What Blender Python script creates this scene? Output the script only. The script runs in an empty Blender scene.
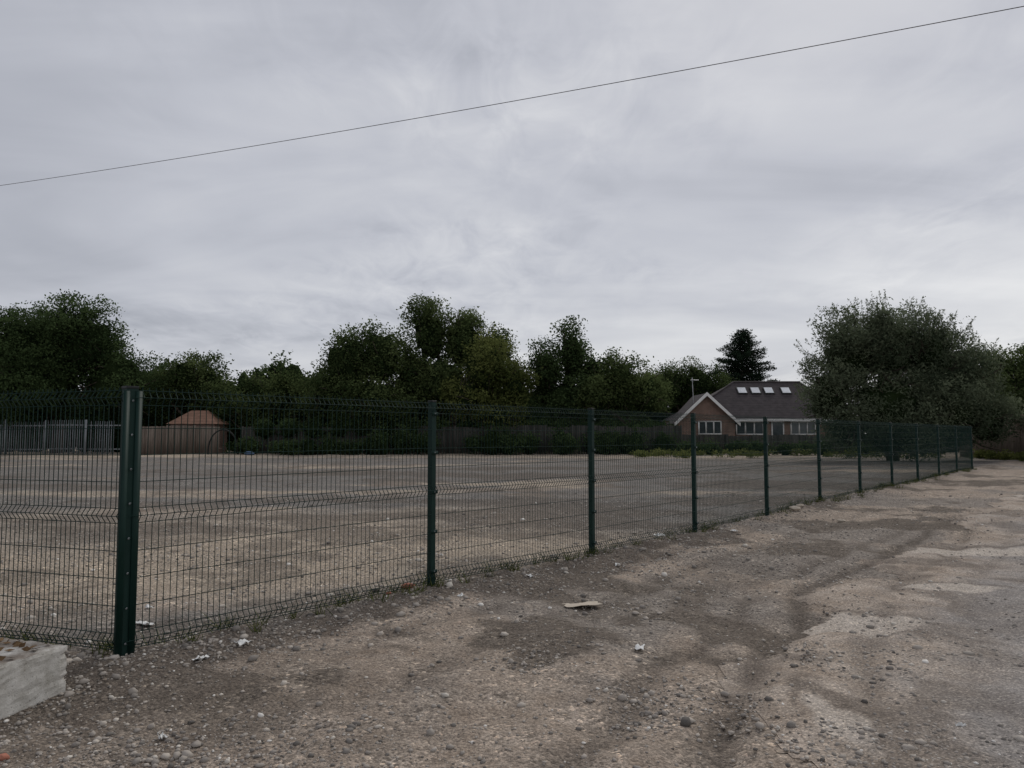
import bpy, math, numpy as np
from mathutils import Vector
R = np.random.default_rng(7)
scene = bpy.context.scene
scene.view_settings.view_transform = 'Standard'
scene.view_settings.look = 'None'
scene.view_settings.exposure = 0

# ---------------------------------------------------------------- helpers
def new_obj(name, mesh, parent=None):
    o = bpy.data.objects.new(name, mesh)
    scene.collection.objects.link(o)
    if parent: o.parent = parent
    return o
def empty(name, loc=(0, 0, 0)):
    o = bpy.data.objects.new(name, None)
    scene.collection.objects.link(o)
    return o
def build(name, verts, faces, mat, parent=None, attrs=None, smooth=False):
    verts = np.asarray(verts, dtype=np.float32); faces = np.asarray(faces, dtype=np.int32)
    k = faces.shape[1]; n = faces.shape[0]
    m = bpy.data.meshes.new(name)
    m.vertices.add(len(verts)); m.vertices.foreach_set('co', verts.ravel())
    m.loops.add(n * k); m.loops.foreach_set('vertex_index', faces.ravel())
    m.polygons.add(n); m.polygons.foreach_set('loop_start', np.arange(0, n * k, k, dtype=np.int32))
    m.polygons.foreach_set('loop_total', np.full(n, k, dtype=np.int32))
    if smooth: m.polygons.foreach_set('use_smooth', np.ones(n, dtype=bool))
    m.update(calc_edges=True)
    if attrs:
        for an, av in attrs.items():
            av = np.asarray(av, dtype=np.float32)
            if av.ndim == 1:
                a = m.attributes.new(an, 'FLOAT', 'POINT'); a.data.foreach_set('value', av)
            else:
                a = m.attributes.new(an, 'FLOAT_COLOR', 'POINT')
                a.data.foreach_set('color', np.concatenate([av, np.ones((len(av), 1), np.float32)], 1).ravel())
    m.validate()
    m.materials.append(mat)
    return new_obj(name, m, parent)
def prisms(P0, P1, r0, r1=None, sides=4):
    P0 = np.asarray(P0, float).reshape(-1, 3); P1 = np.asarray(P1, float).reshape(-1, 3); n = len(P0)
    if r1 is None: r1 = r0
    r0 = np.broadcast_to(r0, (n,)); r1 = np.broadcast_to(r1, (n,))
    d = P1 - P0; d /= np.linalg.norm(d, axis=1, keepdims=True) + 1e-9
    up = np.where(np.abs(d[:, 2:3]) > .9, np.array([[1., 0, 0]]), np.array([[0, 0, 1.]]))
    a = np.cross(d, up); a /= np.linalg.norm(a, axis=1, keepdims=True); b = np.cross(d, a)
    t = np.arange(sides) * 2 * np.pi / sides + np.pi / 4
    ring = a[:, None] * np.cos(t)[None, :, None] + b[:, None] * np.sin(t)[None, :, None]
    V = np.concatenate([P0[:, None] + ring * r0[:, None, None], P1[:, None] + ring * r1[:, None, None]], 1).reshape(-1, 3)
    i = np.arange(sides); j = (i + 1) % sides
    f = np.stack([i, j, j + sides, i + sides], 1)
    F = (f[None] + (np.arange(n) * 2 * sides)[:, None, None]).reshape(-1, 4)
    return V, F
def merge(parts):
    V = []; F = []; o = 0
    for v, f in parts:
        V.append(v); F.append(np.asarray(f) + o); o += len(v)
    return np.concatenate(V), np.concatenate(F)
def boxv(c, s, rz=0.0):
    c = np.array(c, float); s = np.array(s, float) / 2
    q = np.array([[-1, -1, -1], [1, -1, -1], [1, 1, -1], [-1, 1, -1], [-1, -1, 1], [1, -1, 1], [1, 1, 1], [-1, 1, 1]], float) * s
    cs, sn = math.cos(rz), math.sin(rz)
    q = np.stack([q[:, 0] * cs - q[:, 1] * sn, q[:, 0] * sn + q[:, 1] * cs, q[:, 2]], 1) + c
    f = np.array([[0, 3, 2, 1], [4, 5, 6, 7], [0, 1, 5, 4], [1, 2, 6, 5], [2, 3, 7, 6], [3, 0, 4, 7]])
    return q, f
def pyobj(name, verts, faces, mat, parent=None, bevel=0):
    m = bpy.data.meshes.new(name); m.from_pydata([tuple(v) for v in verts], [], [tuple(int(i) for i in f) for f in faces]); m.update()
    m.materials.append(mat); o = new_obj(name, m, parent)
    if bevel:
        b = o.modifiers.new('bevel', 'BEVEL'); b.width = bevel; b.segments = 2
    return o
LAT = R.random((256, 256))
def vn(x, y, seed=0):
    x = x + seed * 17.37; y = y + seed * 9.71
    xi = np.floor(x).astype(int); yi = np.floor(y).astype(int); fx = x - xi; fy = y - yi
    fx = fx * fx * (3 - 2 * fx); fy = fy * fy * (3 - 2 * fy)
    g = lambda a, b: LAT[a % 256, b % 256]
    return (g(xi, yi) * (1 - fx) + g(xi + 1, yi) * fx) * (1 - fy) + (g(xi, yi + 1) * (1 - fx) + g(xi + 1, yi + 1) * fx) * fy
def fbm(x, y, s, o=4, seed=0):
    t = 0; a = .5; tot = 0; c, sn = math.cos(.6), math.sin(.6)
    x = x / s; y = y / s
    for i in range(o):
        t = t + a * vn(x, y, seed + i * 3); tot += a; a *= .5
        x, y = (x * c - y * sn) * 2.03, (x * sn + y * c) * 2.03
    return t / tot
def sst(a, b, x):
    t = np.clip((x - a) / (b - a), 0, 1); return t * t * (3 - 2 * t)

# ---------------------------------------------------------------- materials
class NB:
    def __init__(s, name):
        s.m = bpy.data.materials.new(name); s.m.use_nodes = True; s.t = s.m.node_tree
        s.b = s.t.nodes['Principled BSDF']; s.out = s.t.nodes['Material Output']
    def n(s, typ, **kw):
        nd = s.t.nodes.new(typ)
        for k, v in kw.items():
            if k.startswith('i_'):
                nd.inputs[k[2:].replace('_', ' ')].default_value = v
            else: setattr(nd, k, v)
        return nd
    def l(s, a, b): s.t.links.new(a, b)
    def coord(s): return s.n('ShaderNodeTexCoord').outputs['Object']
    def noise(s, scale, detail=5, rough=.6, vec=None):
        nd = s.n('ShaderNodeTexNoise', i_Scale=scale, i_Detail=detail, i_Roughness=rough)
        s.l(vec if vec is not None else s.coord(), nd.inputs['Vector']); return nd.outputs['Fac']
    def ramp(s, fac, stops):
        r = s.n('ShaderNodeValToRGB'); e = r.color_ramp.elements
        while len(e) < len(stops): e.new(.5)
        for el, (p, c) in zip(e, stops):
            el.position = p; el.color = (*c, 1) if len(c) == 3 else c
        s.l(fac, r.inputs['Fac']); return r.outputs['Color']
    def mix(s, fac, a, b, mode='MIX'):
        nd = s.n('ShaderNodeMix', data_type='RGBA', blend_type=mode)
        for sock, v in ((nd.inputs[0], fac), (nd.inputs[6], a), (nd.inputs[7], b)):
            if isinstance(v, (int, float)): sock.default_value = v
            elif isinstance(v, tuple): sock.default_value = (*v, 1)
            else: s.l(v, sock)
        return nd.outputs[2]
    def math(s, op, a, b=0.0, clamp=False):
        nd = s.n('ShaderNodeMath', operation=op, use_clamp=clamp)
        for sock, v in ((nd.inputs[0], a), (nd.inputs[1], b)):
            if isinstance(v, (int, float)): sock.default_value = v
            else: s.l(v, sock)
        return nd.outputs[0]
    def bump(s, h, strength=.5, dist=.01, normal=None):
        nd = s.n('ShaderNodeBump', i_Strength=strength, i_Distance=dist); s.l(h, nd.inputs['Height'])
        if normal is not None: s.l(normal, nd.inputs['Normal'])
        return nd.outputs['Normal']
    def fin(s, col, rough=.9, normal=None, spec=.2, metal=0):
        if isinstance(col, tuple): s.b.inputs['Base Color'].default_value = (*col, 1)
        else: s.l(col, s.b.inputs['Base Color'])
        s.b.inputs['Roughness'].default_value = rough; s.b.inputs['Metallic'].default_value = metal
        s.b.inputs['Specular IOR Level'].default_value = spec
        if normal is not None: s.l(normal, s.b.inputs['Normal'])
        return s.m
    def attr(s, name, out='Fac'): return s.n('ShaderNodeAttribute', attribute_name=name).outputs[out]

def varied(name, c1, c2, scale=3, rough=.85, bumps=0.3, bscale=30, bd=.01, metal=0, spec=.2):
    b = NB(name); f = b.noise(scale, 4, .65)
    col = b.ramp(f, [(.3, c1), (.7, c2)])
    return b.fin(col, rough, b.bump(b.noise(bscale, 2), bumps, bd) if bumps else None, spec, metal)

DIRT = [(.3, (.27, .215, .17)), (.5, (.37, .312, .262)), (.7, (.46, .40, .345))]
def ground_mat():
    b = NB('dirt_gravel'); co = b.coord()
    z = b.n('ShaderNodeSeparateColor'); b.l(b.attr('zone', 'Color'), z.inputs[0])
    mid = b.noise(2.5, 5, .74, co); fine = b.noise(45, 2, .75, co)
    dirt = b.ramp(mid, DIRT)
    grey = b.ramp(mid, [(.3, (.155, .146, .138)), (.7, (.265, .25, .236))])
    sand = b.ramp(mid, [(.3, (.36, .30, .235)), (.7, (.52, .455, .37))])
    dark = b.ramp(mid, [(.3, (.10, .083, .07)), (.7, (.18, .155, .133))])
    c = b.mix(z.outputs['Red'], dirt, grey); c = b.mix(z.outputs['Blue'], c, sand); c = b.mix(z.outputs['Green'], c, dark)
    v1 = b.n('ShaderNodeTexVoronoi', i_Scale=38.0, i_Randomness=1.0); b.l(co, v1.inputs['Vector'])
    v2 = b.n('ShaderNodeTexVoronoi', i_Scale=95.0, i_Randomness=1.0); b.l(co, v2.inputs['Vector'])
    s1 = b.n('ShaderNodeSeparateColor'); b.l(v1.outputs['Color'], s1.inputs[0])
    s2 = b.n('ShaderNodeSeparateColor'); b.l(v2.outputs['Color'], s2.inputs[0])
    g1 = b.ramp(s1.outputs[0], [(0, (.45, .44, .43)), (.6, (1, 1, 1)), (.88, (1.05, 1.04, 1.02)), (1, (1.9, 1.86, 1.78))])
    g2 = b.ramp(s2.outputs[0], [(0, (.55, .55, .55)), (1, (1.42, 1.41, 1.39))])
    pres = b.ramp(mid, [(.42, (.15, .15, .15)), (.6, (1, 1, 1))])
    c = b.mix(pres, c, b.mix(1.0, c, g1, 'MULTIPLY'))
    c = b.mix(.85, c, b.mix(1.0, c, g2, 'MULTIPLY'))
    c = b.mix(.5, c, b.ramp(fine, [(.3, (.15, .145, .14)), (.7, (.6, .59, .57))]), 'OVERLAY')
    hgt = b.math('ADD', b.math('MULTIPLY', v1.outputs['Distance'], -1.0), b.math('ADD', b.math('MULTIPLY', v2.outputs['Distance'], -.45), b.math('MULTIPLY', fine, .5)))
    return b.fin(c, .95, b.bump(hgt, .7, .015), .08)
def road_mat():
    b = NB('worn_asphalt'); co = b.coord()
    e = b.attr('edge'); mid = b.noise(2.5, 5, .74, co); fine = b.noise(70, 2, .8, co)
    asp = b.ramp(mid, [(.3, (.225, .205, .192)), (.7, (.325, .302, .286))])
    dust = b.ramp(mid, DIRT)
    k = b.math('ADD', b.noise(.8, 4, .65, co), b.math('MULTIPLY', e, -.75))
    c = b.mix(b.ramp(k, [(.0, (.0, .0, .0)), (.45, (1, 1, 1))]), asp, dust)
    p = b.attr('pale'); c = b.mix(p, c, b.ramp(mid, [(.2, (.42, .37, .32)), (.8, (.53, .48, .43))]))
    c = b.mix(b.attr('dark_mask'), c, b.ramp(mid, [(.3, (.115, .094, .079)), (.7, (.195, .166, .142))]))
    v = b.n('ShaderNodeTexVoronoi', i_Scale=85.0); b.l(co, v.inputs['Vector'])
    s = b.n('ShaderNodeSeparateColor'); b.l(v.outputs['Color'], s.inputs[0])
    c = b.mix(.8, c, b.mix(1.0, c, b.ramp(s.outputs[0], [(0, (.55, .55, .55)), (.8, (1.1, 1.1, 1.1)), (1, (1.7, 1.68, 1.6))]), 'MULTIPLY'))
    c = b.mix(.5, c, b.ramp(fine, [(.3, (.15, .15, .15)), (.7, (.7, .69, .67))]), 'OVERLAY')
    hgt = b.math('ADD', b.math('MULTIPLY', v.outputs['Distance'], -.5), b.math('ADD', b.math('MULTIPLY', fine, .5), mid))
    return b.fin(c, .93, b.bump(hgt, .6, .01), .08)
def leaf_mat(name, dark, light):
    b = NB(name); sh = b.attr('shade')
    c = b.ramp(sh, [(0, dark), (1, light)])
    df = b.n('ShaderNodeBsdfDiffuse'); b.l(c, df.inputs['Color'])
    tr = b.n('ShaderNodeBsdfTranslucent'); b.l(c, tr.inputs['Color'])
    mx = b.n('ShaderNodeMixShader'); mx.inputs[0].default_value = .35
    b.l(df.outputs[0], mx.inputs[1]); b.l(tr.outputs[0], mx.inputs[2]); b.l(mx.outputs[0], b.out.inputs['Surface'])
    b.t.nodes.remove(b.b)
    return b.m
def stone_mat():
    b = NB('loose_stone'); sh = b.attr('shade')
    c = b.ramp(sh, [(0, (.12, .11, .10)), (.35, (.26, .235, .21)), (.75, (.43, .385, .335)), (.95, (.56, .52, .46)), (1, (.72, .69, .64))])
    return b.fin(c, .9, None, .1)
def brick_mat():
    b = NB('brickwork'); t = b.n('ShaderNodeTexBrick', i_Scale=1.0)
    sp = b.n('ShaderNodeSeparateXYZ'); b.l(b.coord(), sp.inputs[0])
    cb = b.n('ShaderNodeCombineXYZ'); b.l(b.math('ADD', sp.outputs[0], sp.outputs[1]), cb.inputs[0]); b.l(sp.outputs[2], cb.inputs[1])
    b.l(cb.outputs[0], t.inputs['Vector'])
    t.inputs['Color1'].default_value = (.21, .115, .082, 1); t.inputs['Color2'].default_value = (.15, .082, .062, 1)
    t.inputs['Mortar'].default_value = (.24, .21, .185, 1); t.inputs['Mortar Size'].default_value = .012
    t.inputs['Brick Width'].default_value = .225; t.inputs['Row Height'].default_value = .075
    return b.fin(b.mix(.4, t.outputs['Color'], b.ramp(b.noise(1.5), [(.3, (.3, .3, .3)), (.7, (.7, .7, .7))]), 'OVERLAY'), .9)
def roof_mat(name, c1, c2):
    b = NB(name)
    w = b.n('ShaderNodeTexWave', wave_type='BANDS', bands_direction='Z', wave_profile='SAW', i_Scale=1.6, i_Distortion=.3); b.l(b.coord(), w.inputs['Vector'])
    col = b.mix(.35, b.ramp(b.noise(2.5), [(.3, c1), (.7, c2)]), b.ramp(w.outputs['Fac'], [(0, (.3, .3, .3)), (1, (.65, .65, .65))]), 'OVERLAY')
    return b.fin(col, .8, b.bump(w.outputs['Fac'], .5, .03))
def board_mat(name, c1, c2):
    b = NB(name); sh = b.attr('shade'); mp = b.n('ShaderNodeMapping'); mp.inputs['Scale'].default_value = (9, 9, .8)
    b.l(b.coord(), mp.inputs[0]); g = b.noise(1.5, 3, .7, mp.outputs[0])
    c = b.mix(.55, b.ramp(sh, [(0, c1), (1, c2)]), b.ramp(g, [(.3, (.25, .25, .25)), (.7, (.75, .75, .75))]), 'OVERLAY')
    return b.fin(c, .9)
def concrete_mat():
    b = NB('weathered_concrete'); sp = b.n('ShaderNodeSeparateXYZ'); b.l(b.n('ShaderNodeNewGeometry').outputs['Normal'], sp.inputs[0])
    m = b.noise(9, 7, .7)
    c = b.ramp(m, [(.3, (.33, .31, .27)), (.5, (.50, .48, .44)), (.7, (.62, .60, .56))])
    v = b.n('ShaderNodeTexVoronoi', i_Scale=38.0); b.l(b.coord(), v.inputs['Vector'])
    c = b.mix(b.ramp(v.outputs['Distance'], [(.1, (.7, .7, .7)), (.2, (0, 0, 0))]), c, (.2, .185, .16))
    top = b.math('MULTIPLY', b.ramp(sp.outputs[2], [(.5, (0, 0, 0)), (.9, (1, 1, 1))]), b.ramp(b.noise(5, 6), [(.34, (0, 0, 0)), (.55, (.9, .9, .9))]))
    c = b.mix(top, c, (.17, .14, .115))
    n = b.bump(b.noise(60, 5, .8), .6, .006); n = b.bump(m, .5, .02, n)
    return b.fin(c, .92, n, .15)

M_ground = ground_mat(); M_road = road_mat(); M_stone = stone_mat(); M_brick = brick_mat(); M_concrete = concrete_mat()
M_post = varied('green_powder_coat', (.003, .018, .014), (.006, .026, .021), 5, .55, .1, 60, .001, 0, .2)
M_wire = varied('green_wire_coat', (.004, .020, .016), (.007, .029, .023), 5, .6, 0, 30, .001, 0, .18)
M_cap = varied('black_plastic', (.012, .014, .014), (.02, .022, .022), 5, .5)
M_steel = varied('galvanised_steel', (.35, .36, .37), (.55, .56, .57), 8, .4, .1, 40, .001, .6, .5)
M_white = varied('white_upvc', (.66, .66, .64), (.78, .78, .77), 3, .5)
M_glass = varied('window_glass', (.03, .035, .04), (.06, .07, .08), 2, .12, 0, 5, .001, 0, .6)
M_rglass = varied('rooflight_glass', (.5, .52, .55), (.7, .72, .75), 2, .3, 0, 5, .001, 0, .6)
M_roof = roof_mat('brown_roof_tile', (.036, .030, .032), (.066, .056, .058))
M_roof2 = roof_mat('orange_roof_tile', (.20, .115, .08), (.29, .17, .12))
M_bark = varied('bark', (.035, .028, .02), (.09, .075, .06), 6, .95, .8, 25, .03)
M_cable = varied('cable_sheath', (.05, .045, .045), (.08, .07, .07), 2, .7)
M_pole = varied('creosoted_wood', (.06, .04, .03), (.11, .08, .06), 5, .9)

# ---------------------------------------------------------------- terrain
F0 = np.array([-2.79, 5.61]); FD = np.array([1.901, 2.256]); FL = np.linalg.norm(FD); FU = FD / FL; FN = np.array([FU[1], -FU[0]])
EY = np.array([-5, 2, 3, 4, 5, 6, 7, 8.5, 10, 14, 21, 33, 60, 400.]); EX = np.array([.2, .55, .85, 1.05, 1.35, 1.9, 2.6, 3.5, 4.7, 8.0, 14.3, 24.2, 47, 330.])
def xedge(y): return np.interp(y, EY, EX)
def fence_sd(x, y): return (x - F0[0]) * FN[0] + (y - F0[1]) * FN[1]   # + = road side
def inleft(x, y):
    return (x < F0[0]) & (y < F0[1] - (x - F0[0]) * .403)
def tracks(x, y):
    """wheel tracks: (offset from the road edge, width, depth)"""
    t = x - xedge(y) + (fbm(x, y, 2.2, 3, 20) - .5) * .9
    g = 0
    for o, wd, a in ((-.15, .16, 1.0), (-.75, .13, .7), (-2.1, .18, .65), (.75, .14, .6), (-3.0, .15, .45), (1.6, .12, .4)):
        g = g + a * np.exp(-((t - o) / wd) ** 2)
    return g
def height(x, y, detail=True):
    h = .012 * np.clip(y - 6, 0, 28)
    inr = sst(.2, 1.6, x - xedge(y))
    h = h + (.12 - .07 * inr) * (fbm(x, y, 2.6, 3, 1) - .5)
    a = 1 - .55 * inr
    h = h + .085 * a * (fbm(x, y, .55, 3, 5) - .5)
    if detail: h = h + .028 * a * (fbm(x, y, .12, 2, 9) - .5)
    sd = fence_sd(x, y)
    h = h + .10 * np.exp(-((sd - .15) / .35) ** 2) * fbm(x, y, .5, 3, 11)
    h = h - .045 * tracks(x, y) * sst(.2, .6, fbm(x, y, .8, 2, 22)) * (sd > -.2)
    for px, py, rx, ry, d in ((2.72, 6.75, .62, .34, .05), (6.3, 10.8, 1.3, .5, .03), (3.2, 9.3, .5, .5, .04)):
        q = ((x - px) / rx) ** 2 + ((y - py) / ry) ** 2 + (fbm(x, y, .3, 2, 30) - .5) * .8
        h = h - d * np.exp(-q ** 2)
    return h
def grade(lo, mid0, mid1, hi, s, g):
    a = list(np.arange(mid0, mid1, s)); st = s; v = a[-1]
    while v < hi: st *= g; v += st; a.append(v)
    st = s; v = a[0]; pre = []
    while v > lo: st *= g; v -= st; pre.append(v)
    return np.array(pre[::-1] + a)
gx = grade(-420, -5.5, 7.5, 420, .04, 1.03); gy = grade(-15, 2.4, 12, 700, .04, 1.02)
X, Y = np.meshgrid(gx, gy); nx, ny = len(gx), len(gy)
H = height(X, Y)
sd = fence_sd(X, Y)
comp = sst(.25, -.35, sd + (fbm(X, Y, .5, 3, 40) - .5) * 1.0)
comp = comp * (1 - inleft(X, Y))
nz = fbm(X, Y, 6, 4, 41) - .5; nm = fbm(X, Y, 1.2, 4, 42) - .5; nt_ = fbm(X * .45, Y * 1.6, 3, 5, 43) - .5
ns = fbm(X, Y, .35, 3, 44) - .5
tt = X - xedge(Y)
zr = comp * sst(11, 15.5, Y + nz * 10) * (1 - .85 * sst(43, 46, Y + nz * 5)) * (1 - .75 * sst(.06, .2, nt_ + nm * .4))
zr = np.maximum(zr, comp * .9 * sst(-2.2, -.6, sd + nm * 3.5) * sst(15, 8, Y))
zr = np.maximum(zr, (1 - comp) * .6 * sst(.03, .16, fbm(X, Y, 2.5, 4, 45) - .5 + ns * .15))
zb = comp * np.clip(sst(6.8, 8.8, Y + nm * 2) * sst(15.5, 11, Y + nz * 9) * .7 + sst(43, 46, Y + nz * 5) * .75, 0, 1)
zb = np.maximum(zb, comp * .55 * sst(.13, .22, nt_ - nm * .3) * sst(14, 18, Y))
zb = np.maximum(zb, (1 - comp) * .55 * sst(.05, .2, nm + ns * .3))
zg = .9 * sst(.04, .15, nm + ns * .4 + .3 * np.exp(-((sd - .2) / .5) ** 2) * sst(16, 10, Y)) * (1 - .4 * comp)
dm = np.exp(-(((X - 2.7) / .6) ** 2 + ((Y - 8.3) / 1.6) ** 2)) * sst(-.2, .1, nm + ns * .3); zg = np.maximum(zg, .95 * dm)
zg = np.maximum(zg, comp * .7 * sst(.05, .15, -nt_ + ns * .12) * sst(9, 13, Y) * sst(40, 34, Y))
trk = np.clip(tracks(X, Y), 0, 1) * sst(-.25, .08, nz + ns * .9 + .12) * (1 - comp) * sst(18, 11, Y)
zg = np.maximum(zg, .95 * trk)
zg = np.maximum(zg, .75 * sst(6.5, 4.6, Y + nm * 2.5) * sst(.2, -1.8, X + nz * 2) * sst(-.3, .15, nm + ns * .4 + .1))
far = sst(60, 80, Y); zg = np.maximum(zg, far * .6)
V = np.stack([X.ravel(), Y.ravel(), H.ravel()], 1)
ii, jj = np.meshgrid(np.arange(nx - 1), np.arange(ny - 1)); q = (jj * nx + ii)
Fc = np.stack([q, q + 1, q + nx + 1, q + nx], 2)
zone = np.stack([zr.ravel(), zg.ravel(), zb.ravel()], 1)
build('ground', V, Fc.reshape(-1, 4), M_ground, attrs={'zone': zone}, smooth=True)
rm = tt + (fbm(X, Y, 1.6, 3, 50) - .5) * 1.8 + (fbm(X, Y, .3, 3, 51) - .5) * .5 - .15
rd = (rm > 0) & (tt < 9) & (Y < 130)
cell = rd[:-1, :-1] & rd[1:, :-1] & rd[:-1, 1:] & rd[1:, 1:]
fr = Fc[cell]; used = np.unique(fr); remap = -np.ones(nx * ny, int); remap[used] = np.arange(len(used))
Vr = V[used].copy(); th = .012 * sst(0, .4, rm.ravel()[used]) + .003
Vr[:, 2] = Vr[:, 2] + th
pale = np.zeros_like(X); dark_mask = np.zeros_like(X)
for px, py, rx, ry in ((6.6, 10.7, 1.7, .5), (2.75, 6.85, .85, .38), (4.6, 8.2, .5, .2), (12, 19, 3, .8), (1.9, 4.6, .18, .5)):
    qq = ((X - px) / rx) ** 2 + ((Y - py) / ry) ** 2 + (fbm(X, Y, .35, 3, 60) - .5) * 2.0
    pale = np.maximum(pale, sst(1.0, .6, qq)); dark_mask = np.maximum(dark_mask, .85 * np.exp(-((qq - 1.25) / .25) ** 2) * (Y > py))  # pale patch with a darker rim along its far side
dark_mask = np.maximum(dark_mask, .95 * trk)
dark_mask = np.maximum(dark_mask, .7 * sst(.05, .14, fbm(X, Y, .8, 4, 66) - .5 + ns * .2) * sst(2.8, .6, rm))
dark_mask = dark_mask * (1 - pale * .8)
build('road', Vr, remap[fr], M_road, attrs={'edge': np.clip((rm.ravel()[used] - .3) / 2.2, 0, 1), 'pale': pale.ravel()[used] * .85, 'dark_mask': dark_mask.ravel()[used]}, smooth=True)

# ---------------------------------------------------------------- loose stones
phi = (1 + 5 ** .5) / 2
ico = np.array([[-1, phi, 0], [1, phi, 0], [-1, -phi, 0], [1, -phi, 0], [0, -1, phi], [0, 1, phi], [0, -1, -phi], [0, 1, -phi], [phi, 0, -1], [phi, 0, 1], [-phi, 0, -1], [-phi, 0, 1]]) / 1.9
icf = np.array([[0, 11, 5], [0, 5, 1], [0, 1, 7], [0, 7, 10], [0, 10, 11], [1, 5, 9], [5, 11, 4], [11, 10, 2], [10, 7, 6], [7, 1, 8], [3, 9, 4], [3, 4, 2], [3, 2, 6], [3, 6, 8], [3, 8, 9], [4, 9, 5], [2, 4, 11], [6, 2, 10], [8, 6, 7], [9, 8, 1]])
def stones(name, x, y, r, shade):
    n = len(x); v = ico[None] * (1 + R.uniform(-.25, .25, (n, 12, 1)))
    sc = R.uniform(.65, 1.25, (n, 1, 3)) * np.array([1, 1, .65]); v = v * sc * r[:, None, None]
    a = R.uniform(0, 6.28, n); c, s = np.cos(a)[:, None], np.sin(a)[:, None]
    v = np.stack([v[..., 0] * c - v[..., 1] * s, v[..., 0] * s + v[..., 1] * c, v[..., 2]], -1)
    z = height(x, y) + r * .2 + np.where(x > xedge(y), .012, 0)
    v = v + np.stack([x, y, z], 1)[:, None]
    f = icf[None] + (np.arange(n) * 12)[:, None, None]
    return build(name, v.reshape(-1, 3), f.reshape(-1, 3), M_stone, attrs={'shade': np.repeat(shade, 12)})
N = 120000
yy = 2.8 + 17 * R.random(N) ** 1.6; xx = R.uniform(-1, 1, N) * (yy * .72 + .6)
sd_ = fence_sd(xx, yy); t_ = xx - xedge(yy)
patchy = fbm(xx, yy, .9, 3, 70)
dens = .10 + .8 * np.exp(-((sd_ - .1) / .55) ** 2) + .7 * sst(.45, .62, patchy) + .25 * (sd_ < 0)
dens *= np.where(t_ > 1.2, .12 + .5 * sst(.55, .7, patchy), 1)
dens += .5 * sst(5.2, 4, yy) * sst(.5, -1.5, xx)
dens += .8 * np.exp(-(((xx - 3.3) / .8) ** 2 + ((yy - 9.6) / 1.0) ** 2))
k = R.random(N) < dens; xx, yy = xx[k], yy[k]
rr = np.clip(np.exp(R.normal(-4.95, .52, len(xx))), .003, .038) * np.where(np.abs(fence_sd(xx, yy) - .1) < .6, 1.15, 1)
stones('gravel', xx, yy, rr, np.clip(R.normal(.47, .25, len(xx)), 0, 1))
N = 800; yy = 3 + 15 * R.random(N) ** 1.3; xx = R.uniform(-1, 1, N) * (yy * .7); sdq = fence_sd(xx, yy)
k = (R.random(N) < .14 + .86 * np.exp(-((sdq - .15) / .5) ** 2)) & (xx < xedge(yy) + .1); xx, yy = xx[k], yy[k]
stones('rubble', xx, yy, R.uniform(.018, .048, len(xx)), np.clip(R.normal(.62, .22, len(xx)), 0, 1))

# ---------------------------------------------------------------- mesh fence
TOP = 1.98
def gh(x, y): return float(height(np.array([x]), np.array([y]), False)[0])
def add_post(p, u, parent, corner=False):
    w = .085 if corner else .062; rz = math.atan2(u[1], u[0]); g = gh(*p)
    v, f = boxv((p[0], p[1], (TOP + g - .1) / 2), (w, w, TOP - g + .1), rz)
    pyobj('post', v, f, M_post, parent, .004)
    v, f = boxv((p[0], p[1], TOP + .006), (w + .006, w + .006, .02), rz); pyobj('cap', v, f, M_cap, parent, .004)
    nrm = np.array([u[1], -u[0]])
    if nrm[1] > 0: nrm = -nrm
    parts = []; bolts = []
    zs = np.linspace(.2, 1.8, 5) if not corner else np.linspace(.12, 1.85, 8)
    for zc in zs:
        c = np.array(p) + nrm * (w / 2 + .012)
        if not corner: parts.append(boxv((c[0], c[1], zc + g * .5), (w + .02, .012, .035), rz))
        c2 = c + nrm * .014
        bolts.append((np.array([[c[0], c[1], zc + g * .5]]), np.array([[c2[0], c2[1], zc + g * .5]])))
    if corner:
        for s in (-1, 1):
            c = np.array(p) + nrm * (w / 2 + .006) + u * s * .045
            parts.append(boxv((c[0], c[1], 1.0), (.045, .01, 1.92), rz))
    V_, F_ = merge(parts); build('clamps', V_, F_, M_post, parent)
    V_, F_ = prisms(np.concatenate([b[0] for b in bolts]), np.concatenate([b[1] for b in bolts]), .009, .004, sides=6)
    build('bolts', V_, F_, M_steel, parent)
prof = [(.05, 0), (.07, 0), (.12, .035), (.17, 0), (.98, 0), (1.03, .035), (1.08, 0), (1.86, 0), (1.91, .035), (1.96, 0), (1.99, 0)]
hz = [(.055, 0), (.075, 0), (.12, .035), (.17, 0), (.37, 0), (.57, 0), (.77, 0), (.975, 0), (1.03, .035), (1.085, 0), (1.28, 0), (1.48, 0), (1.68, 0), (1.855, 0), (1.91, .035), (1.965, 0)]
def add_panel(a, b, parent):
    a = np.array(a, float); b = np.array(b, float); L = np.linalg.norm(b - a); u = (b - a) / L
    nrm = np.array([u[1], -u[0]])
    if nrm[1] > 0: nrm = -nrm
    ga, gb = gh(*a), gh(*b)
    def low(s, z):
        g = ga + (gb - ga) * s / L; return z + max(g - .02, 0) * (1 - z / 2.0)
    off = .022
    P0, P1 = [], []
    for s in np.arange(.03, L - .02, .05):
        for (z0, d0), (z1, d1) in zip(prof[:-1], prof[1:]):
            p = a + u * s + nrm * (d0 + off); q_ = a + u * s + nrm * (d1 + off)
            P0.append((*p, low(s, z0))); P1.append((*q_, low(s, z1)))
    V1, F1 = prisms(P0, P1, .0031)
    P0, P1 = [], []
    for z, d in hz:
        p = a + u * .0 + nrm * (d + off + .005); q_ = a + u * L + nrm * (d + off + .005)
        P0.append((*p, low(0, z))); P1.append((*q_, low(L, z)))
    V2, F2 = prisms(P0, P1, .0036)
    V_, F_ = merge([(V1, F1), (V2, F2)]); build('mesh_panel', V_, F_, M_wire, parent)
fence = empty('mesh_fence')
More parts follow.
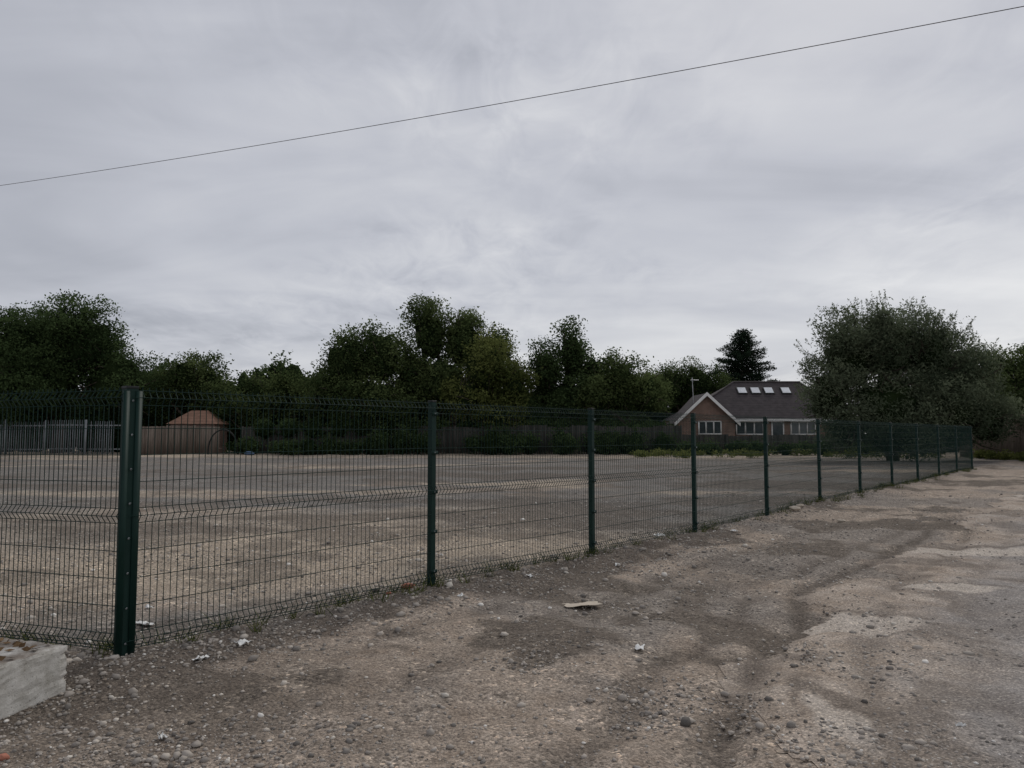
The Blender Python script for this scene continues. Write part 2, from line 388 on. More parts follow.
posts = [F0 + FD * i for i in range(12)]
posts[1] = posts[1] + FU * .10
posts[2] = posts[2] + FU * .05
lu = np.array([-1.29, .52]); lu /= np.linalg.norm(lu)
lp = [F0 + lu * 2.95 * i for i in range(1, 4)]
for i, p in enumerate(posts):
    add_post(p, FU, fence, i == 0)
    if i: add_panel(posts[i - 1], p, fence)
prev = F0
for p in lp: add_post(p, -lu, fence); add_panel(prev, p, fence); prev = p

# ---------------------------------------------------------------- concrete block
import bmesh
blk = empty('concrete_block')
C = np.array([-2.80, 4.95]); a_ = np.array([-.36, -.93]); b_ = np.array([-.93, .36])
bm = bmesh.new(); bmesh.ops.create_cube(bm, size=1)
bmesh.ops.subdivide_edges(bm, edges=bm.edges, cuts=14, use_grid_fill=True)
cen = C + a_ * .425 + b_ * .275
for v in bm.verts:
    s, t, z = v.co.x + .5, v.co.y + .5, v.co.z + .5
    w = C + a_ * .85 * s + b_ * .55 * t
    on = sum(1 for q_ in (s, t, z) if q_ < .01 or q_ > .99)
    jit = .0015 if on < 2 else .004
    sh = 0 if on < 2 else .012 + .03 * (R.random() < .12)
    v.co = Vector((w[0] + (cen[0] - w[0]) * sh + R.normal(0, jit), w[1] + (cen[1] - w[1]) * sh + R.normal(0, jit), -.06 + z * .38 + R.normal(0, jit * .7) - (.008 if on > 1 and z > .9 else 0)))
me = bpy.data.meshes.new('block'); bm.to_mesh(me); bm.free(); me.materials.append(M_concrete); o = new_obj('block', me, blk)
M_dead = varied('dead_leaf', (.10, .06, .03), (.2, .13, .07), 15, .9)
def leafquads(cen, L, W, up=0.0):
    n = len(cen); d1 = R.normal(size=(n, 3)); d1[:, 2] *= (1 - up)
    d1 /= np.linalg.norm(d1, axis=1, keepdims=True); d2 = np.cross(d1, R.normal(size=(n, 3)) * np.array([1 - up, 1 - up, 1])); d2 /= np.linalg.norm(d2, axis=1, keepdims=True) + 1e-9
    L = np.broadcast_to(L, (n,))[:, None] / 2; W = np.broadcast_to(W, (n,))[:, None] / 2
    V_ = np.stack([cen - d1 * L, cen + d2 * W, cen + d1 * L, cen - d2 * W], 1).reshape(-1, 3)
    return V_, np.arange(4 * n).reshape(n, 4)
n = 70; s = R.uniform(.05, .95, n); t = R.uniform(.05, .95, n); cc = C + a_ * .85 * s[:, None] + b_ * .55 * t[:, None]
V_, F_ = leafquads(np.concatenate([cc, np.full((n, 1), .33)], 1), .06, .035, .7); build('dead_leaves', V_, F_, M_dead, blk)

# ---------------------------------------------------------------- small litter
def flat_piece(name, x, y, w, d, mat, h=.012, rz=.3, lift=.02):
    z = gh(x, y) + lift; bm = bmesh.new(); bmesh.ops.create_grid(bm, x_segments=5, y_segments=4, size=.5)
    for v in bm.verts:
        v.co.z = R.normal(0, h); v.co.x *= w * R.uniform(.85, 1.1); v.co.y *= d * R.uniform(.85, 1.1)
    me = bpy.data.meshes.new(name); bm.to_mesh(me); bm.free(); me.materials.append(mat); o = new_obj(name, me)
    o.location = (x, y, z); o.rotation_euler = (R.normal(0, .1), R.normal(0, .1), rz)
    s = o.modifiers.new('s', 'SOLIDIFY'); s.thickness = .003
    return o
M_paper = varied('paper', (.6, .6, .58), (.75, .75, .73), 20, .8)
M_card = varied('cardboard', (.40, .345, .28), (.50, .44, .36), 20, .9)
for x, y, w, d in ((.96, 5.9, .14, .07), (-2.03, 5.9, .1, .08), (-2.2, 5.55, .12, .06), (2.25, 11.9, .16, .12), (2.9, 3.5, .05, .04), (-3.35, 7.2, .1, .05), (2.5, 4.4, .06, .03), (.2, 8.6, .07, .06), (-.5, 7.6, .06, .05), (3.6, 12.6, .1, .08), (-1.9, 4.3, .05, .03), (1.3, 9.6, .08, .06), (-3.1, 6.6, .14, .09)):
    flat_piece('paper_litter', x, y, w, d, M_paper, .008, R.uniform(0, 3))
flat_piece('cardboard_scrap', .66, 7.42, .36, .22, M_card, .006, .2, .03)
M_red = varied('broken_brick', (.32, .12, .08), (.44, .20, .14), 20, .9)
for x, y, s in ((-1.05, 7.8, .09), (-1.02, 7.95, .06), (5.55, 15.2, .16), (5.75, 15.5, .12), (-2.6, 4.05, .05), (5.9, 13.9, .1), (-1.2, 7.6, .045)):
    v = ico * np.array([1.3, .8, .6]) * s * .6 * (1 + R.uniform(-.2, .2, (12, 1))); v[:, 0] += x; v[:, 1] += y; v[:, 2] += gh(x, y) + s * .25
    pyobj('brick_fragment', v, icf, M_red if x < 5 else M_card, None, .004)

# ---------------------------------------------------------------- trees
def ell_samples(n):
    v = R.normal(size=(n, 3)); return v / np.linalg.norm(v, axis=1, keepdims=True)
_b = bmesh.new(); bmesh.ops.create_icosphere(_b, subdivisions=3, radius=1.0)
ICV = np.array([v.co[:] for v in _b.verts]); ICF = np.array([[v.index for v in f.verts] for f in _b.faces]); _b.free()
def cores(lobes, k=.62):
    """ragged opaque filler added inside each lobe to close gaps; inner shade is in its colour"""
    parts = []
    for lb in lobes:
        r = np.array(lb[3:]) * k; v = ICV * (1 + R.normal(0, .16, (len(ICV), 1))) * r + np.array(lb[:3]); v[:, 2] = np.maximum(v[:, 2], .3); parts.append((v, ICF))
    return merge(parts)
def crown(lobes, per_m2=6.5, leaf=.17, cl=.33, asp=.6, nleaf=22, sub=10, subr=(.26, .45)):
    C_, S_ = [], []
    for (cx, cy, cz, rx, ry, rz) in lobes:
        c0 = np.array([cx, cy, cz]); r0 = np.array([rx, ry, rz])
        subs = [(c0, r0 * .8)]
        for d in ell_samples(sub):
            if d[2] < -.5: d[2] *= -.5
            k = R.uniform(*subr); subs.append((c0 + d * r0 * (1 - k * .65), r0 * k * R.uniform(.8, 1.25) * np.array([1, 1, .85])))
        for c, r in subs:
            area = 4 * math.pi * ((r[0] * r[1]) ** 1.6 / 3 + (r[0] * r[2]) ** 1.6 / 3 + (r[1] * r[2]) ** 1.6 / 3) ** (1 / 1.6)
            n = max(5, int(area * per_m2 * .35)); d = ell_samples(n); d[:, 1] = -np.abs(d[:, 1]) * np.where(R.random(n) < .25, -1, 1)
            rad = R.uniform(.7, 1.05, (n, 1)) + .04 * R.normal(size=(n, 1))
            p = c + d * r * rad; C_.append(p)
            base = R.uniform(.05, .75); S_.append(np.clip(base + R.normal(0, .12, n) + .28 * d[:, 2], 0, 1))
    C_ = np.concatenate(C_); S_ = np.concatenate(S_); k = C_[:, 2] > .4; C_, S_ = C_[k], S_[k]
    n = len(C_); sz = R.uniform(.5, 1.3, (n, 1, 1)) * cl
    P = C_[:, None] + np.clip(R.normal(size=(n, nleaf, 3)), -1.7, 1.7) * sz * np.array([1, 1, .7])
    P = P.reshape(-1, 3); sh = np.repeat(S_, nleaf) + R.normal(0, .08, n * nleaf)
    L = leaf * R.uniform(.7, 1.4, len(P)); V_, F_ = leafquads(P, L, L * asp, .15)
    return V_, F_, np.clip(np.repeat(sh, 4), 0, 1)
def limbs(base, lobes, r, trunk_h, forks=2):
    P0, P1, r0, r1 = [], [], [], []
    def path(a, b, ra, rb, n=6, bend=.3):
        a = np.array(a, float); b = np.array(b, float); off = R.normal(0, bend, 3); prev = a; pr = ra
        for i in range(1, n + 1):
            t = i / n; p = a + (b - a) * t + off * math.sin(math.pi * t) + R.normal(0, .04, 3) * (i < n); rr_ = ra + (rb - ra) * t
            P0.append(prev); P1.append(p); r0.append(pr); r1.append(rr_); prev = p; pr = rr_
    b = np.array(base, float); top = b + np.array([R.normal(0, .2), R.normal(0, .2), trunk_h])
    path(b - [0, 0, .3], top, r * 1.25, r * .85, 6, .12)
    for lb in lobes:
        c = np.array(lb[:3]); rr_ = np.array(lb[3:])
        path(top, c, r * .6, r * .28, 6, .4)
        for d in ell_samples(7):
            e = c + d * rr_ * .95; e2 = c + d * rr_ * .5
            path(c - (c - top) * R.uniform(0, .35), e, r * .22, .02, 5, .25)
            for q_ in range(2): path(e2, e2 + ell_samples(1)[0] * rr_ * .5, r * .1, .012, 3, .1)
    return prisms(P0, P1, np.array(r0), np.array(r1), 7)
L_core = leaf_mat('painted_inner_shade', (.014, .024, .010), (.034, .052, .020))  # darker green on the filler blobs stands in for shade inside the crowns
def put_core(lobes, parent, k=.52, name='shade_core'):
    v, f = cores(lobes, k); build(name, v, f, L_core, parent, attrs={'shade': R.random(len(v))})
def tree(name, base, lobes, mat, r=.25, th=2.0, **kw):
    e = empty(name); g = gh(base[0], base[1])
    V_, F_ = limbs((base[0], base[1], g), lobes, r, th); build('trunk_and_limbs', V_, F_, M_bark, e, smooth=True)
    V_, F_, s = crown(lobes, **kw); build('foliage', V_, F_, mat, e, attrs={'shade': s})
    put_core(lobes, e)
    return e
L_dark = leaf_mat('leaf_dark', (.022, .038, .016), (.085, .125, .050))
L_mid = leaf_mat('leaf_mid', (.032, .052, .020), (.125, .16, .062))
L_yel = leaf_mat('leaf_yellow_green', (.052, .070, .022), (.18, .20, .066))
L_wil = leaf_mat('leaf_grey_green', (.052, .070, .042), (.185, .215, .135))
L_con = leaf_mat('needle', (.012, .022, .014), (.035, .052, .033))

tree('broadleaf_tree', (-32.5, 55), [(-35, 55, 7.4, 4.0, 3.5, 4.2), (-30.6, 54.5, 8.0, 3.3, 3.2, 3.6), (-28.4, 55, 5.4, 3.2, 3, 3.6), (-33, 54, 4.8, 4.5, 3, 3.2), (-39, 55, 6.5, 3.5, 3, 4), (-35, 54, 3, 3, 2, 2.2)], L_dark, .4, 2.5, per_m2=7.5)
tree('broadleaf_tree', (-23.8, 58), [(-24.6, 58, 5.6, 2.0, 2, 2.8), (-22.8, 58, 4.9, 1.7, 2, 2.7), (-26.3, 58, 4.6, 1.8, 1.6, 2.6)], L_mid, .2, 2)
tree('broadleaf_tree', (-11, 54), [(-11.6, 54, 6.4, 2.3, 2.3, 3.1), (-9.2, 54, 7.0, 2.0, 2.2, 3.0), (-12.6, 53.5, 4.4, 2.0, 2, 2.2), (-9.5, 53, 4.0, 2.6, 2, 2.4)], L_mid, .25, 2)
tree('broadleaf_tree', (-4.5, 56), [(-6.0, 56, 8.9, 1.9, 2.0, 3.0), (-3.6, 56, 8.4, 2.1, 2.1, 2.9), (-1.4, 56, 7.2, 1.7, 2, 2.6), (-5, 55, 5.2, 3.2, 2.4, 3), (-7.2, 55, 5.6, 1.6, 2, 2.6)], L_mid, .3, 3)
tree('ash_tree', (-1.6, 53), [(-1.9, 53, 5.9, 2.0, 1.8, 2.9), (.1, 53, 5.0, 1.5, 1.6, 2.2), (-3.2, 52.5, 4.2, 1.7, 1.5, 2.0), (-.8, 52.6, 3.0, 1.8, 1.3, 1.6)], L_yel, .2, 2)
tree('broadleaf_tree', (3.9, 55), [(4.3, 55, 7.2, 1.3, 1.5, 2.8), (2.4, 55, 6.0, 1.5, 1.6, 2.6), (5.6, 55, 5.6, 1.4, 1.5, 2.5), (3.8, 54.5, 4, 2.8, 2, 2.3)], L_dark, .25, 2)
tree('broadleaf_tree', (8.2, 54), [(7.6, 54, 4.9, 1.9, 1.8, 2.6), (9.4, 54, 4.2, 1.6, 1.6, 2.4), (6.2, 53.5, 4.2, 1.8, 1.6, 2.6)], L_mid, .2, 2)
tree('broadleaf_tree', (16, 71), [(14.5, 71, 6, 2.4, 2, 2.6), (17.2, 71, 6.2, 2.3, 2, 2.7), (12.2, 70, 5.2, 2.2, 2, 2.3), (19.5, 71, 5.0, 2, 2, 2.3)], L_mid, .2, 2)
tree('broadleaf_tree', (40, 60), [(38.0, 60, 6.2, 2.2, 2.2, 2.7), (41.2, 60, 6.4, 2.8, 2.4, 3), (37.2, 59, 3.6, 2.4, 2, 2.6), (41, 59, 3.2, 3.0, 2, 2.6), (44, 60, 5, 2.5, 2.4, 3)], L_mid, .3, 2)

lob = []
for x in np.arange(-48, 50, 2.3):
    yb = 62 if x < 10.5 or x > 30 else 74
    hh = 2.5 + 1.3 * fbm(np.array([x]), np.array([3.]), 5, 3, 80)[0] * 2
    if -22 < x < -13: hh += .6
    lob.append((x, yb + R.uniform(-2, 2), hh * .9, 2.0, 1.6, hh * .72)); lob.append((x + 1.1, yb - 1.5, 1.5, 1.7, 1.2, 1.5))
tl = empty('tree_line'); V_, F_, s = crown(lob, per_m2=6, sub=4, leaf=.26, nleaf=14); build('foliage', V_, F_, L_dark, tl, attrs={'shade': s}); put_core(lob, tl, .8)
lob = [(-21, 56.5, 3.4, 1.6, 1.5, 2.0), (-18.6, 56.5, 4.1, 1.5, 1.5, 2.2), (-16.8, 56, 4.4, 1.4, 1.5, 2.4), (-15, 56, 3.8, 1.6, 1.5, 2.1), (-13.6, 55, 3.4, 1.5, 1.4, 2.3), (-20, 57.5, 2.6, 2, 1, 1.6)]
tree('elder_shrub', (-17.5, 56), lob, L_mid, .1, 1.2, sub=7)
# undergrowth along and in front of the boundary fences
lob = []
for x in np.arange(-18, 24, .95):
    f_ = .85 if x > 11 else (1.3 if x > -9 else .95)
    if R.random() < .85: lob.append((x + R.normal(0, .3), 51.0 - .02 * x + R.normal(0, .4), .8 * f_, .8, .6, R.uniform(.4, 1.25) * f_ * (.7 if x > 11 else 1)))
for x in np.arange(-17, 11, 1.7):   # growth tumbling over the fence top
    if R.random() < .7: lob.append((x, 52.9, 2.0, 1.0, .7, R.uniform(.5, .9)))
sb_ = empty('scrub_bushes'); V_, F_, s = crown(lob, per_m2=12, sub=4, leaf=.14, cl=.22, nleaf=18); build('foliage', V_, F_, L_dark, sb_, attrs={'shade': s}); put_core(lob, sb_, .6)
lob = []
for i in range(26):
    lob.append((R.uniform(7, 25), R.uniform(43, 50), .4, R.uniform(.4, 1.0), .5, R.uniform(.2, .4)))
for i in range(16):
    u_ = R.random(); lob.append((25.6 + u_ * 1.2 - .5, 36 + u_ * 8, .45, R.uniform(.3, .6), .5, R.uniform(.2, .4)))
V_, F_, s = crown(lob, per_m2=18, sub=3, leaf=.11, cl=.15, nleaf=14); build('weeds', V_, F_, L_yel, None, attrs={'shade': s})
P0, P1 = [], []
for i in range(260):
    s_ = R.uniform(-2, 32) if i > 60 else R.uniform(14, 32); o_ = R.normal(.0, .13); p = F0 + FU * s_ + FN * o_
    if s_ < 0: p = F0 - lu * s_ + FN * o_
    g = gh(*p)
    for j in range(R.integers(5, 18)):
        b0 = np.array([p[0] + R.normal(0, .04), p[1] + R.normal(0, .04), g]); P0.append(b0); P1.append(b0 + np.array([R.normal(0, .05), R.normal(0, .05), R.uniform(.03, .15)]))
V_, F_ = prisms(P0, P1, .004, .0008, 3); build('grass_tufts', V_, F_, L_yel, None, attrs={'shade': np.repeat(R.random(len(P0)), 6)})

def willow():
    e = empty('willow_tree'); bx, by = 19.8, 40
    lobes = [(17.6, 40, 5.6, 2.2, 2.2, 2.6), (19.6, 40, 6.0, 2.2, 2.2, 2.8), (21.8, 40, 5.4, 2.2, 2.2, 2.7), (23.4, 40, 4.4, 1.8, 2.0, 2.6), (16.4, 39.6, 3.6, 1.6, 1.8, 2.0), (19, 38.8, 3.0, 3.0, 2, 2.5), (22, 38.8, 2.6, 2.6, 1.8, 2.3), (16.9, 39, 1.9, 1.4, 1.5, 1.4), (19.5, 38.4, 1.5, 2.2, 1.4, 1.3), (24.2, 39.5, 2.4, 1.6, 1.4, 2.0)]
    V1, F1 = limbs((bx, by, .3), lobes, .28, 1.5)
    V_, F_, s = crown(lobes, per_m2=10, leaf=.16, cl=.28, asp=.35, nleaf=26, sub=9)
    P0, P1, cen = [], [], []
    for lb in lobes[:5]:
        c = np.array(lb[:3]); r = np.array(lb[3:])
        for d in ell_samples(85):
            if d[2] < -.1: continue
            a = c + d * r * .9; dr = np.array([d[0] * .6, d[1] * .6, .9 + R.normal(0, .2)]) + R.normal(0, .15, 3); dr /= np.linalg.norm(dr)
            ln = R.uniform(.4, 1.1); b = a + dr * ln; P0.append(a); P1.append(b)
            n = int(ln * 40); t = R.random((n, 1)); cen.append(a + (b - a) * t + R.normal(0, .09, (n, 3)) * (1.2 - t))
    V2, F2 = prisms(P0, P1, .010, .003, 4); build('trunk_and_limbs', V1, F1, M_bark, e, smooth=True); build('shoots', V2, F2, M_bark, e)
    cen = np.concatenate(cen); L = R.uniform(.08, .17, len(cen)); V3, F3 = leafquads(cen, L, L * .35)
    sh = np.clip(R.normal(.6, .15, len(cen)), 0, 1)
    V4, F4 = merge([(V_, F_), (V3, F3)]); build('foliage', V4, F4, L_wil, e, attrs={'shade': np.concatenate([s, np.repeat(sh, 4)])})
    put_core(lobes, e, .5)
willow()

def conifer():
    e = empty('pine_tree'); bx, by, top = 22.4, 75, 11.8
    P0, P1, r0, r1, cen = [], [], [], [], []
    P0.append((bx, by, 0)); P1.append((bx + .2, by, top)); r0.append(.3); r1.append(.04)
    for z in np.arange(3.5, top, .33):
        ln0 = 4.2 * ((top - z) / (top - 3.5)) ** .65 + .3
        for k in range(9):
            a = R.uniform(0, 6.28); ln = ln0 * R.uniform(.45, 1.15)
            s = np.array([bx + .02 * z, by, z]); t = s + np.array([math.cos(a) * ln, math.sin(a) * ln, ln * R.uniform(.05, .35)])
            P0.append(s); P1.append(t); r0.append(.05); r1.append(.01)
            n = int(ln * 70); u = R.random((n, 1)) ** .7
            cen.append(s + (t - s) * u + R.normal(0, 1, (n, 3)) * np.array([.2, .2, .13]) * (1.25 - u * .5))
    V_, F_ = prisms(P0, P1, np.array(r0), np.array(r1), 6); build('trunk_and_limbs', V_, F_, M_bark, e)
    cen = np.concatenate(cen); L = R.uniform(.15, .32, len(cen)); V_, F_ = leafquads(cen, L, L * .35, .3)
    build('foliage', V_, F_, L_con, e, attrs={'shade': np.repeat(R.random(len(cen)), 4)})
conifer()

# ---------------------------------------------------------------- boundary fences
M_brd = board_mat('dark_fence_board', (.034, .032, .028), (.080, .074, .066))
M_brd2 = board_mat('brown_fence_board', (.12, .095, .075), (.22, .18, .15))
M_pal = board_mat('palisade_steel', (.16, .175, .185), (.25, .265, .275))
def boards(parent_name, a, b, h, mat, w=.11, gap=.008, th=.02, posts_every=1.83, pmat=None, jit=.01, pointed=False, rails=True):
    e = empty(parent_name); a = np.array(a, float); b = np.array(b, float); L = np.linalg.norm(b - a); u = (b - a) / L; rz = math.atan2(u[1], u[0])
    nr = np.array([u[1], -u[0]]);  nr = nr if nr[1] < 0 else -nr
    parts = []; sh = []; s = 0; pan = 0
    while s < L:
        p = a + u * (s + w / 2); g = gh(*p); pn = int(s / posts_every)
        hh = h + R.normal(0, jit) + .05 * math.sin(pn * 2.3)
        v, f = boxv((p[0], p[1], g + hh / 2), (w, th, hh), rz + .06); parts.append((v, f)); sh += [float(np.clip(R.normal(.45, .2) + .2 * math.sin(pn * 5.1), 0, 1))] * 8; s += w + gap
        if pointed:
            v[4:, :2] = v[4:, :2] * .4 + v[4:, :2].mean(0) * .6
    V_, F_ = merge(parts); build('boards', V_, F_, mat, e, attrs={'shade': np.array(sh)})
    parts = []
    for s in np.arange(0, L + .1, posts_every):
        p = a + u * s + nr * .07; g = gh(*p); parts.append(boxv((p[0], p[1], g + (h + .06) / 2), (.1, .1, h + .06), rz))
    V_, F_ = merge(parts); build('posts', V_, F_, pmat or mat, e, attrs={'shade': np.full(len(V_), .6)})
    if rails:
        parts = []
        for z in (.35, h - .3):
            for s in np.arange(0, L - .1, posts_every):
                p = a + u * (s + posts_every / 2) - nr * .05; parts.append(boxv((p[0], p[1], gh(*p) + z), (posts_every - .01, .04, .08), rz))
        V_, F_ = merge(parts); build('rails', V_, F_, mat, e, attrs={'shade': np.full(len(V_), .5)})
    return e
boards('palisade_fence', (-48, 52.5), (-26.8, 52), 2.25, M_pal, .07, .085, .02, 2.75, M_pal, .005, True)
boards('timber_fence', (-18.5, 53), (-1.5, 52.4), 1.85, M_brd, pmat=M_brd)
boards('timber_fence', (-1.4, 52.0), (11.4, 52), 1.9, M_brd, pmat=M_brd)
boards('timber_fence', (11.6, 55), (30, 53.5), 1.3, M_brd, pmat=M_brd)
boards('timber_fence', (27.0, 46.5), (25.2, 34.2), 2.25, M_brd2, w=.13, gap=.03, pmat=M_brd2, jit=.03)
boards('timber_fence', (31, 60), (60, 62), 1.8, M_brd, pmat=M_brd)

# ---------------------------------------------------------------- houses
def quad(name, pts, mat, parent, th=.0):
    o = pyobj(name, pts, [tuple(range(len(pts)))], mat, parent)
    if th: s = o.modifiers.new('s', 'SOLIDIFY'); s.thickness = th; s.offset = 0
    return o
def bx(name, c, s, mat, parent, bevel=0):
    v, f = boxv(c, s); return pyobj(name, v, f, mat, parent, bevel)
def window(parent, x, y, z, w, h, n=2):
    bx('window_glass', (x, y - .01, z), (w, .03, h), M_glass, parent)
    parts = [boxv((x, y - .03, z + h / 2), (w + .1, .08, .09)), boxv((x, y - .03, z - h / 2), (w + .1, .08, .09))]
    for i in range(n + 1): parts.append(boxv((x - w / 2 + w * i / n, y - .034, z), (.09, .07, h - .09)))
    V_, F_ = merge(parts); build('window_frame', V_, F_, M_white, parent)
hs = empty('brick_bungalow'); g0 = .3; ea = 2.95
x0, x1, y0, y1, yr, rz_ = 13.4, 26.5, 60.6, 67.6, 64.1, 6.05
bx('walls', ((x0 + x1) / 2, (y0 + y1) / 2, (g0 + ea) / 2), (x1 - x0, y1 - y0, ea - g0), M_brick, hs)
ov = .35; rl, rr2 = 18.5, 24.0
A = (x0 - ov, y0 - ov, ea - .12); B = (x1 + ov, y0 - ov, ea - .12); Cc = (x1 + ov, y1 + ov, ea - .12); D = (x0 - ov, y1 + ov, ea - .12); E = (rl, yr, rz_); Fp = (rr2, yr, rz_)
pyobj('roof', [A, B, Cc, D, E, Fp], [(0, 1, 5, 4), (1, 2, 5), (2, 3, 4, 5), (3, 0, 4), (3, 2, 1, 0)], M_roof, hs)
V_, F_ = prisms([E, E, Fp], [Fp, A, B], .09, sides=6); build('ridge_tiles', V_, F_, M_roof, hs)
bx('fascia', ((x0 + x1) / 2 + 1.9, y0 - ov - .02, ea - .14), (x1 - x0 - 3.6, .04, .2), M_white, hs)
gx0, gx1, gy = 12.7, 17.0, 58.8; gm = (gx0 + gx1) / 2; gp = 4.75; ge = 2.75
pts = [(gx0, gy, g0), (gx1, gy, g0), (gx1, gy, ge), (gm, gy, gp), (gx0, gy, ge), (gx0, 61, g0), (gx1, 61, g0), (gx1, 61, ge), (gm, 61, gp), (gx0, 61, ge)]
pyobj('gable_walls', pts, [(0, 1, 2, 3, 4), (0, 4, 9, 5), (1, 6, 7, 2)], M_brick, hs)
sl = (gp - ge) / (gm - gx0); o_ = .35
for nm, sx in (('gable_roof_l', -1), ('gable_roof_r', 1)):
    xe = gm + sx * ((gx1 - gx0) / 2 + o_); ze = ge - sl * o_ + .06
    quad(nm, [(gm, gy - .3, gp + .06), (xe, gy - .3, ze), (xe, 61.4, ze), (gm, 63.0, gp + .06)], M_roof, hs, .08)
    quad('bargeboard', [(gm, gy - .36, gp + .16), (xe, gy - .36, ze + .10), (xe, gy - .36, ze - .18), (gm, gy - .36, gp - .12)], M_white, hs, .05)
window(hs, 15.1, gy, 2.2, 1.7, .95, 3)
window(hs, 18.7, y0, 2.2, 2.1, 1.0, 3); window(hs, 22.9, y0, 2.2, 1.9, 1.0, 3); window(hs, 20.9, y0, 1.75, .9, 1.9, 1)
sy = (rz_ - (ea - .12)) / (yr - (y0 - ov))
for xx_ in (18.9, 20.0, 21.1, 22.5):
    zc = 5.25; yc = (y0 - ov) + (zc - (ea - .12)) / sy; hh = .36; w = .33; nrm = np.array([0, -sy, 1]) / math.hypot(1, sy); t = np.array([0, 1, sy]) / math.hypot(1, sy)
    def rect(w, hh, lift): return [tuple(np.array([xx_, yc, zc]) + np.array([sx * w, 0, 0]) + t * sz * hh + nrm * lift) for sx, sz in ((-1, -1), (1, -1), (1, 1), (-1, 1))]
    quad('rooflight_frame', rect(w + .07, hh + .07, .05), M_cap, hs, .08)
    quad('rooflight_glass', rect(w, hh, .1), M_rglass, hs, .01)
ap = empty('television_aerial'); V_, F_ = prisms([(14.1, 59.6, 3.6), (13.9, 59.6, 5.9), (14.0, 59.6, 5.7)], [(14.0, 59.6, 6.1), (14.5, 59.6, 5.9), (14.0, 59.2, 5.75)], .03, sides=6); build('mast', V_, F_, M_steel, ap)
pr = [(13.95 + i * .1, 59.4, 5.9) for i in range(6)]; V_, F_ = prisms(pr, [(p[0], 59.8, 5.9) for p in pr], .012); build('elements', V_, F_, M_steel, ap)

ob = empty('brick_outbuilding')
bx('walls', (-22.4, 55.2, 1.35), (3.1, 2.4, 2.3), M_brick, ob)
pyobj('roof', [(-24.2, 53.8, 2.42), (-20.6, 53.8, 2.42), (-20.6, 56.6, 2.42), (-24.2, 56.6, 2.42), (-23.0, 55.2, 3.4), (-21.8, 55.2, 3.4)], [(0, 1, 5, 4), (1, 2, 5), (2, 3, 4, 5), (3, 0, 4), (3, 2, 1, 0)], M_roof2, ob)
boards('timber_gate', (-25.4, 52.6), (-20.2, 52.9), 1.9, M_brd2, w=.14, pmat=M_brd2)
hp = []
for i in range(15):
    t = math.pi * i / 14; hp.append((-19.3 + 1.0 * math.cos(t), 51.5, .3 + 1.7 * math.sin(t) ** .8))
V_, F_ = prisms(hp[:-1], hp[1:], .05, sides=6); build('bent_pipe_hoop', V_, F_, M_cap)
M_blue = varied('blue_tarpaulin', (.05, .09, .16), (.09, .14, .23), 4, .6)
v = ico * np.array([.45, .35, .2]) * (1 + R.uniform(-.2, .2, (12, 1))) + np.array([-17, 50, .45]); o = pyobj('tarpaulin_heap', v, icf, M_blue); sb = o.modifiers.new('s', 'SUBSURF'); sb.levels = sb.render_levels = 2

# ---------------------------------------------------------------- overhead cable with poles
ln = empty('overhead_cable'); A = np.array([-20, 30, 11.6]); B = np.array([10, 15, 10.22]); pts = []
for t in np.linspace(-1, 2, 61):
    p = A + (B - A) * t; p[2] -= 4 * .16 * t * (1 - t); pts.append(p)
V_, F_ = prisms(pts[:-1], pts[1:], .009, sides=6); build('cable', V_, F_, M_cable, ln)
for p in (pts[0], pts[-1]):
    e = empty('utility_pole'); V_, F_ = prisms([(p[0], p[1], -.5)], [(p[0], p[1], p[2] + .4)], .16, .11, 14); build('pole', V_, F_, M_pole, e)
    v, f = boxv((p[0], p[1], p[2] - .02), (1.2, .1, .1)); pyobj('crossarm', v, f, M_pole, e)

# ---------------------------------------------------------------- sky and light
w = bpy.data.worlds.new('World'); scene.world = w; w.use_nodes = True; nt = w.node_tree
bg = nt.nodes['Background']; bg.inputs['Strength'].default_value = .1
def wn(t, **kw):
    n = nt.nodes.new(t)
    for k, v in kw.items():
        if k.startswith('i_'): n.inputs[k[2:]].default_value = v
        else: setattr(n, k, v)
    return n
def wm(op, a, b=0., clamp=False):
    n = wn('ShaderNodeMath', operation=op, use_clamp=clamp)
    for s_, v in zip(n.inputs, (a, b)):
        if isinstance(v, (int, float)): s_.default_value = v
        else: nt.links.new(v, s_)
    return n.outputs[0]
el, az = math.radians(42), math.radians(25)
sky = wn('ShaderNodeTexSky'); sky.sky_type = 'NISHITA'; sky.sun_disc = False; sky.sun_elevation = el; sky.sun_rotation = az
tc_ = wn('ShaderNodeTexCoord'); sp = wn('ShaderNodeSeparateXYZ'); nt.links.new(tc_.outputs['Generated'], sp.inputs[0])
zc = wm('ADD', wm('MAXIMUM', sp.outputs[2], 0.), .16)
cb = wn('ShaderNodeCombineXYZ'); nt.links.new(wm('DIVIDE', sp.outputs[0], zc), cb.inputs[0]); nt.links.new(wm('DIVIDE', sp.outputs[1], zc), cb.inputs[1])
def wnoise(scale, det, rough, dist=0., rot=0., sc=(1, 1, 1), loc=(0, 0, 0)):
    mp = wn('ShaderNodeMapping'); mp.inputs['Rotation'].default_value = (0, 0, rot); mp.inputs['Scale'].default_value = sc; mp.inputs['Location'].default_value = loc
    nt.links.new(cb.outputs[0], mp.inputs[0]); n = wn('ShaderNodeTexNoise'); n.inputs['Scale'].default_value = scale; n.inputs['Detail'].default_value = det; n.inputs['Roughness'].default_value = rough; n.inputs['Distortion'].default_value = dist
    nt.links.new(mp.outputs[0], n.inputs['Vector']); return n.outputs['Fac']
n1 = wnoise(.6, 4, .5, .5, .3, (1, 1.2, 1), (1.3, .4, 0)); n2 = wnoise(1.5, 5, .52, .7, -.4, (.6, 1.4, 1)); n3 = wnoise(7.0, 4, .6, .6, .5, (1, .6, 1))
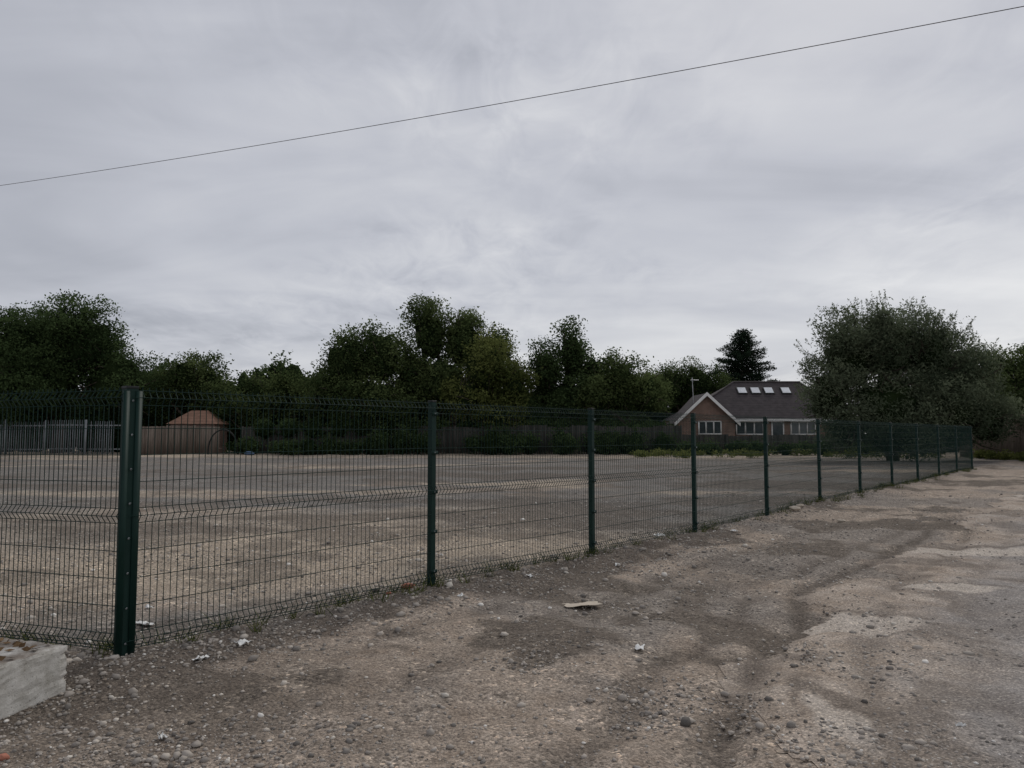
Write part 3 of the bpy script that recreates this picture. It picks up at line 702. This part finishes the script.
patch = wm('MULTIPLY', wm('SUBTRACT', wnoise(.9, 2, .5, 0, 0, (1, 1, 1), (4, 2, 0)), .44, True), wm('SUBTRACT', n3, .5))
v_ = wm('ADD', wm('MULTIPLY', wm('SUBTRACT', n1, .5), .85), wm('ADD', wm('MULTIPLY', wm('SUBTRACT', n2, .5), .42), wm('MULTIPLY', patch, 2.6)))
hor = wm('MULTIPLY', wm('POWER', wm('SUBTRACT', 1.0, wm('MAXIMUM', sp.outputs[2], 0.), True), 4.0), .08)
val = wm('ADD', wm('ADD', .435, hor), wm('ADD', wm('MULTIPLY', v_, .62), wm('MULTIPLY', sp.outputs[0], .14)))
mr = wn('ShaderNodeMapRange'); nt.links.new(val, mr.inputs[0]); mr.inputs[1].default_value = .2; mr.inputs[2].default_value = .7
cr = wn('ShaderNodeValToRGB'); e = cr.color_ramp.elements; e[0].position = 0; e[0].color = (.25, .265, .31, 1); e[1].position = 1; e[1].color = (.80, .80, .805, 1); m_ = e.new(.45); m_.color = (.50, .512, .56, 1)
nt.links.new(mr.outputs[0], cr.inputs[0])
ml = wn('ShaderNodeVectorMath', operation='SCALE'); nt.links.new(cr.outputs[0], ml.inputs[0]); ml.inputs['Scale'].default_value = 10.4
mx = wn('ShaderNodeMix', data_type='RGBA'); mx.inputs[0].default_value = .94; nt.links.new(sky.outputs[0], mx.inputs[6]); nt.links.new(ml.outputs[0], mx.inputs[7])
nt.links.new(mx.outputs[2], bg.inputs['Color'])
sun = bpy.data.lights.new('sun', 'SUN'); sun.energy = 1.4; sun.angle = math.radians(22); sun.color = (1, .95, .88)
so = bpy.data.objects.new('sun', sun); scene.collection.objects.link(so)
sdir = Vector((math.sin(az) * math.cos(el), math.cos(az) * math.cos(el), math.sin(el)))
so.rotation_euler = sdir.to_track_quat('Z', 'Y').to_euler()

# ---------------------------------------------------------------- camera
cam = bpy.data.cameras.new('camera'); cam.lens = 27.03; cam.sensor_width = 36; cam.clip_end = 2000; cam.clip_start = .05
co_ = bpy.data.objects.new('camera', cam); scene.collection.objects.link(co_); co_.location = (0, 0, 1.64)
co_.rotation_euler = (math.radians(90 + 3.8), 0, 0); scene.camera = co_
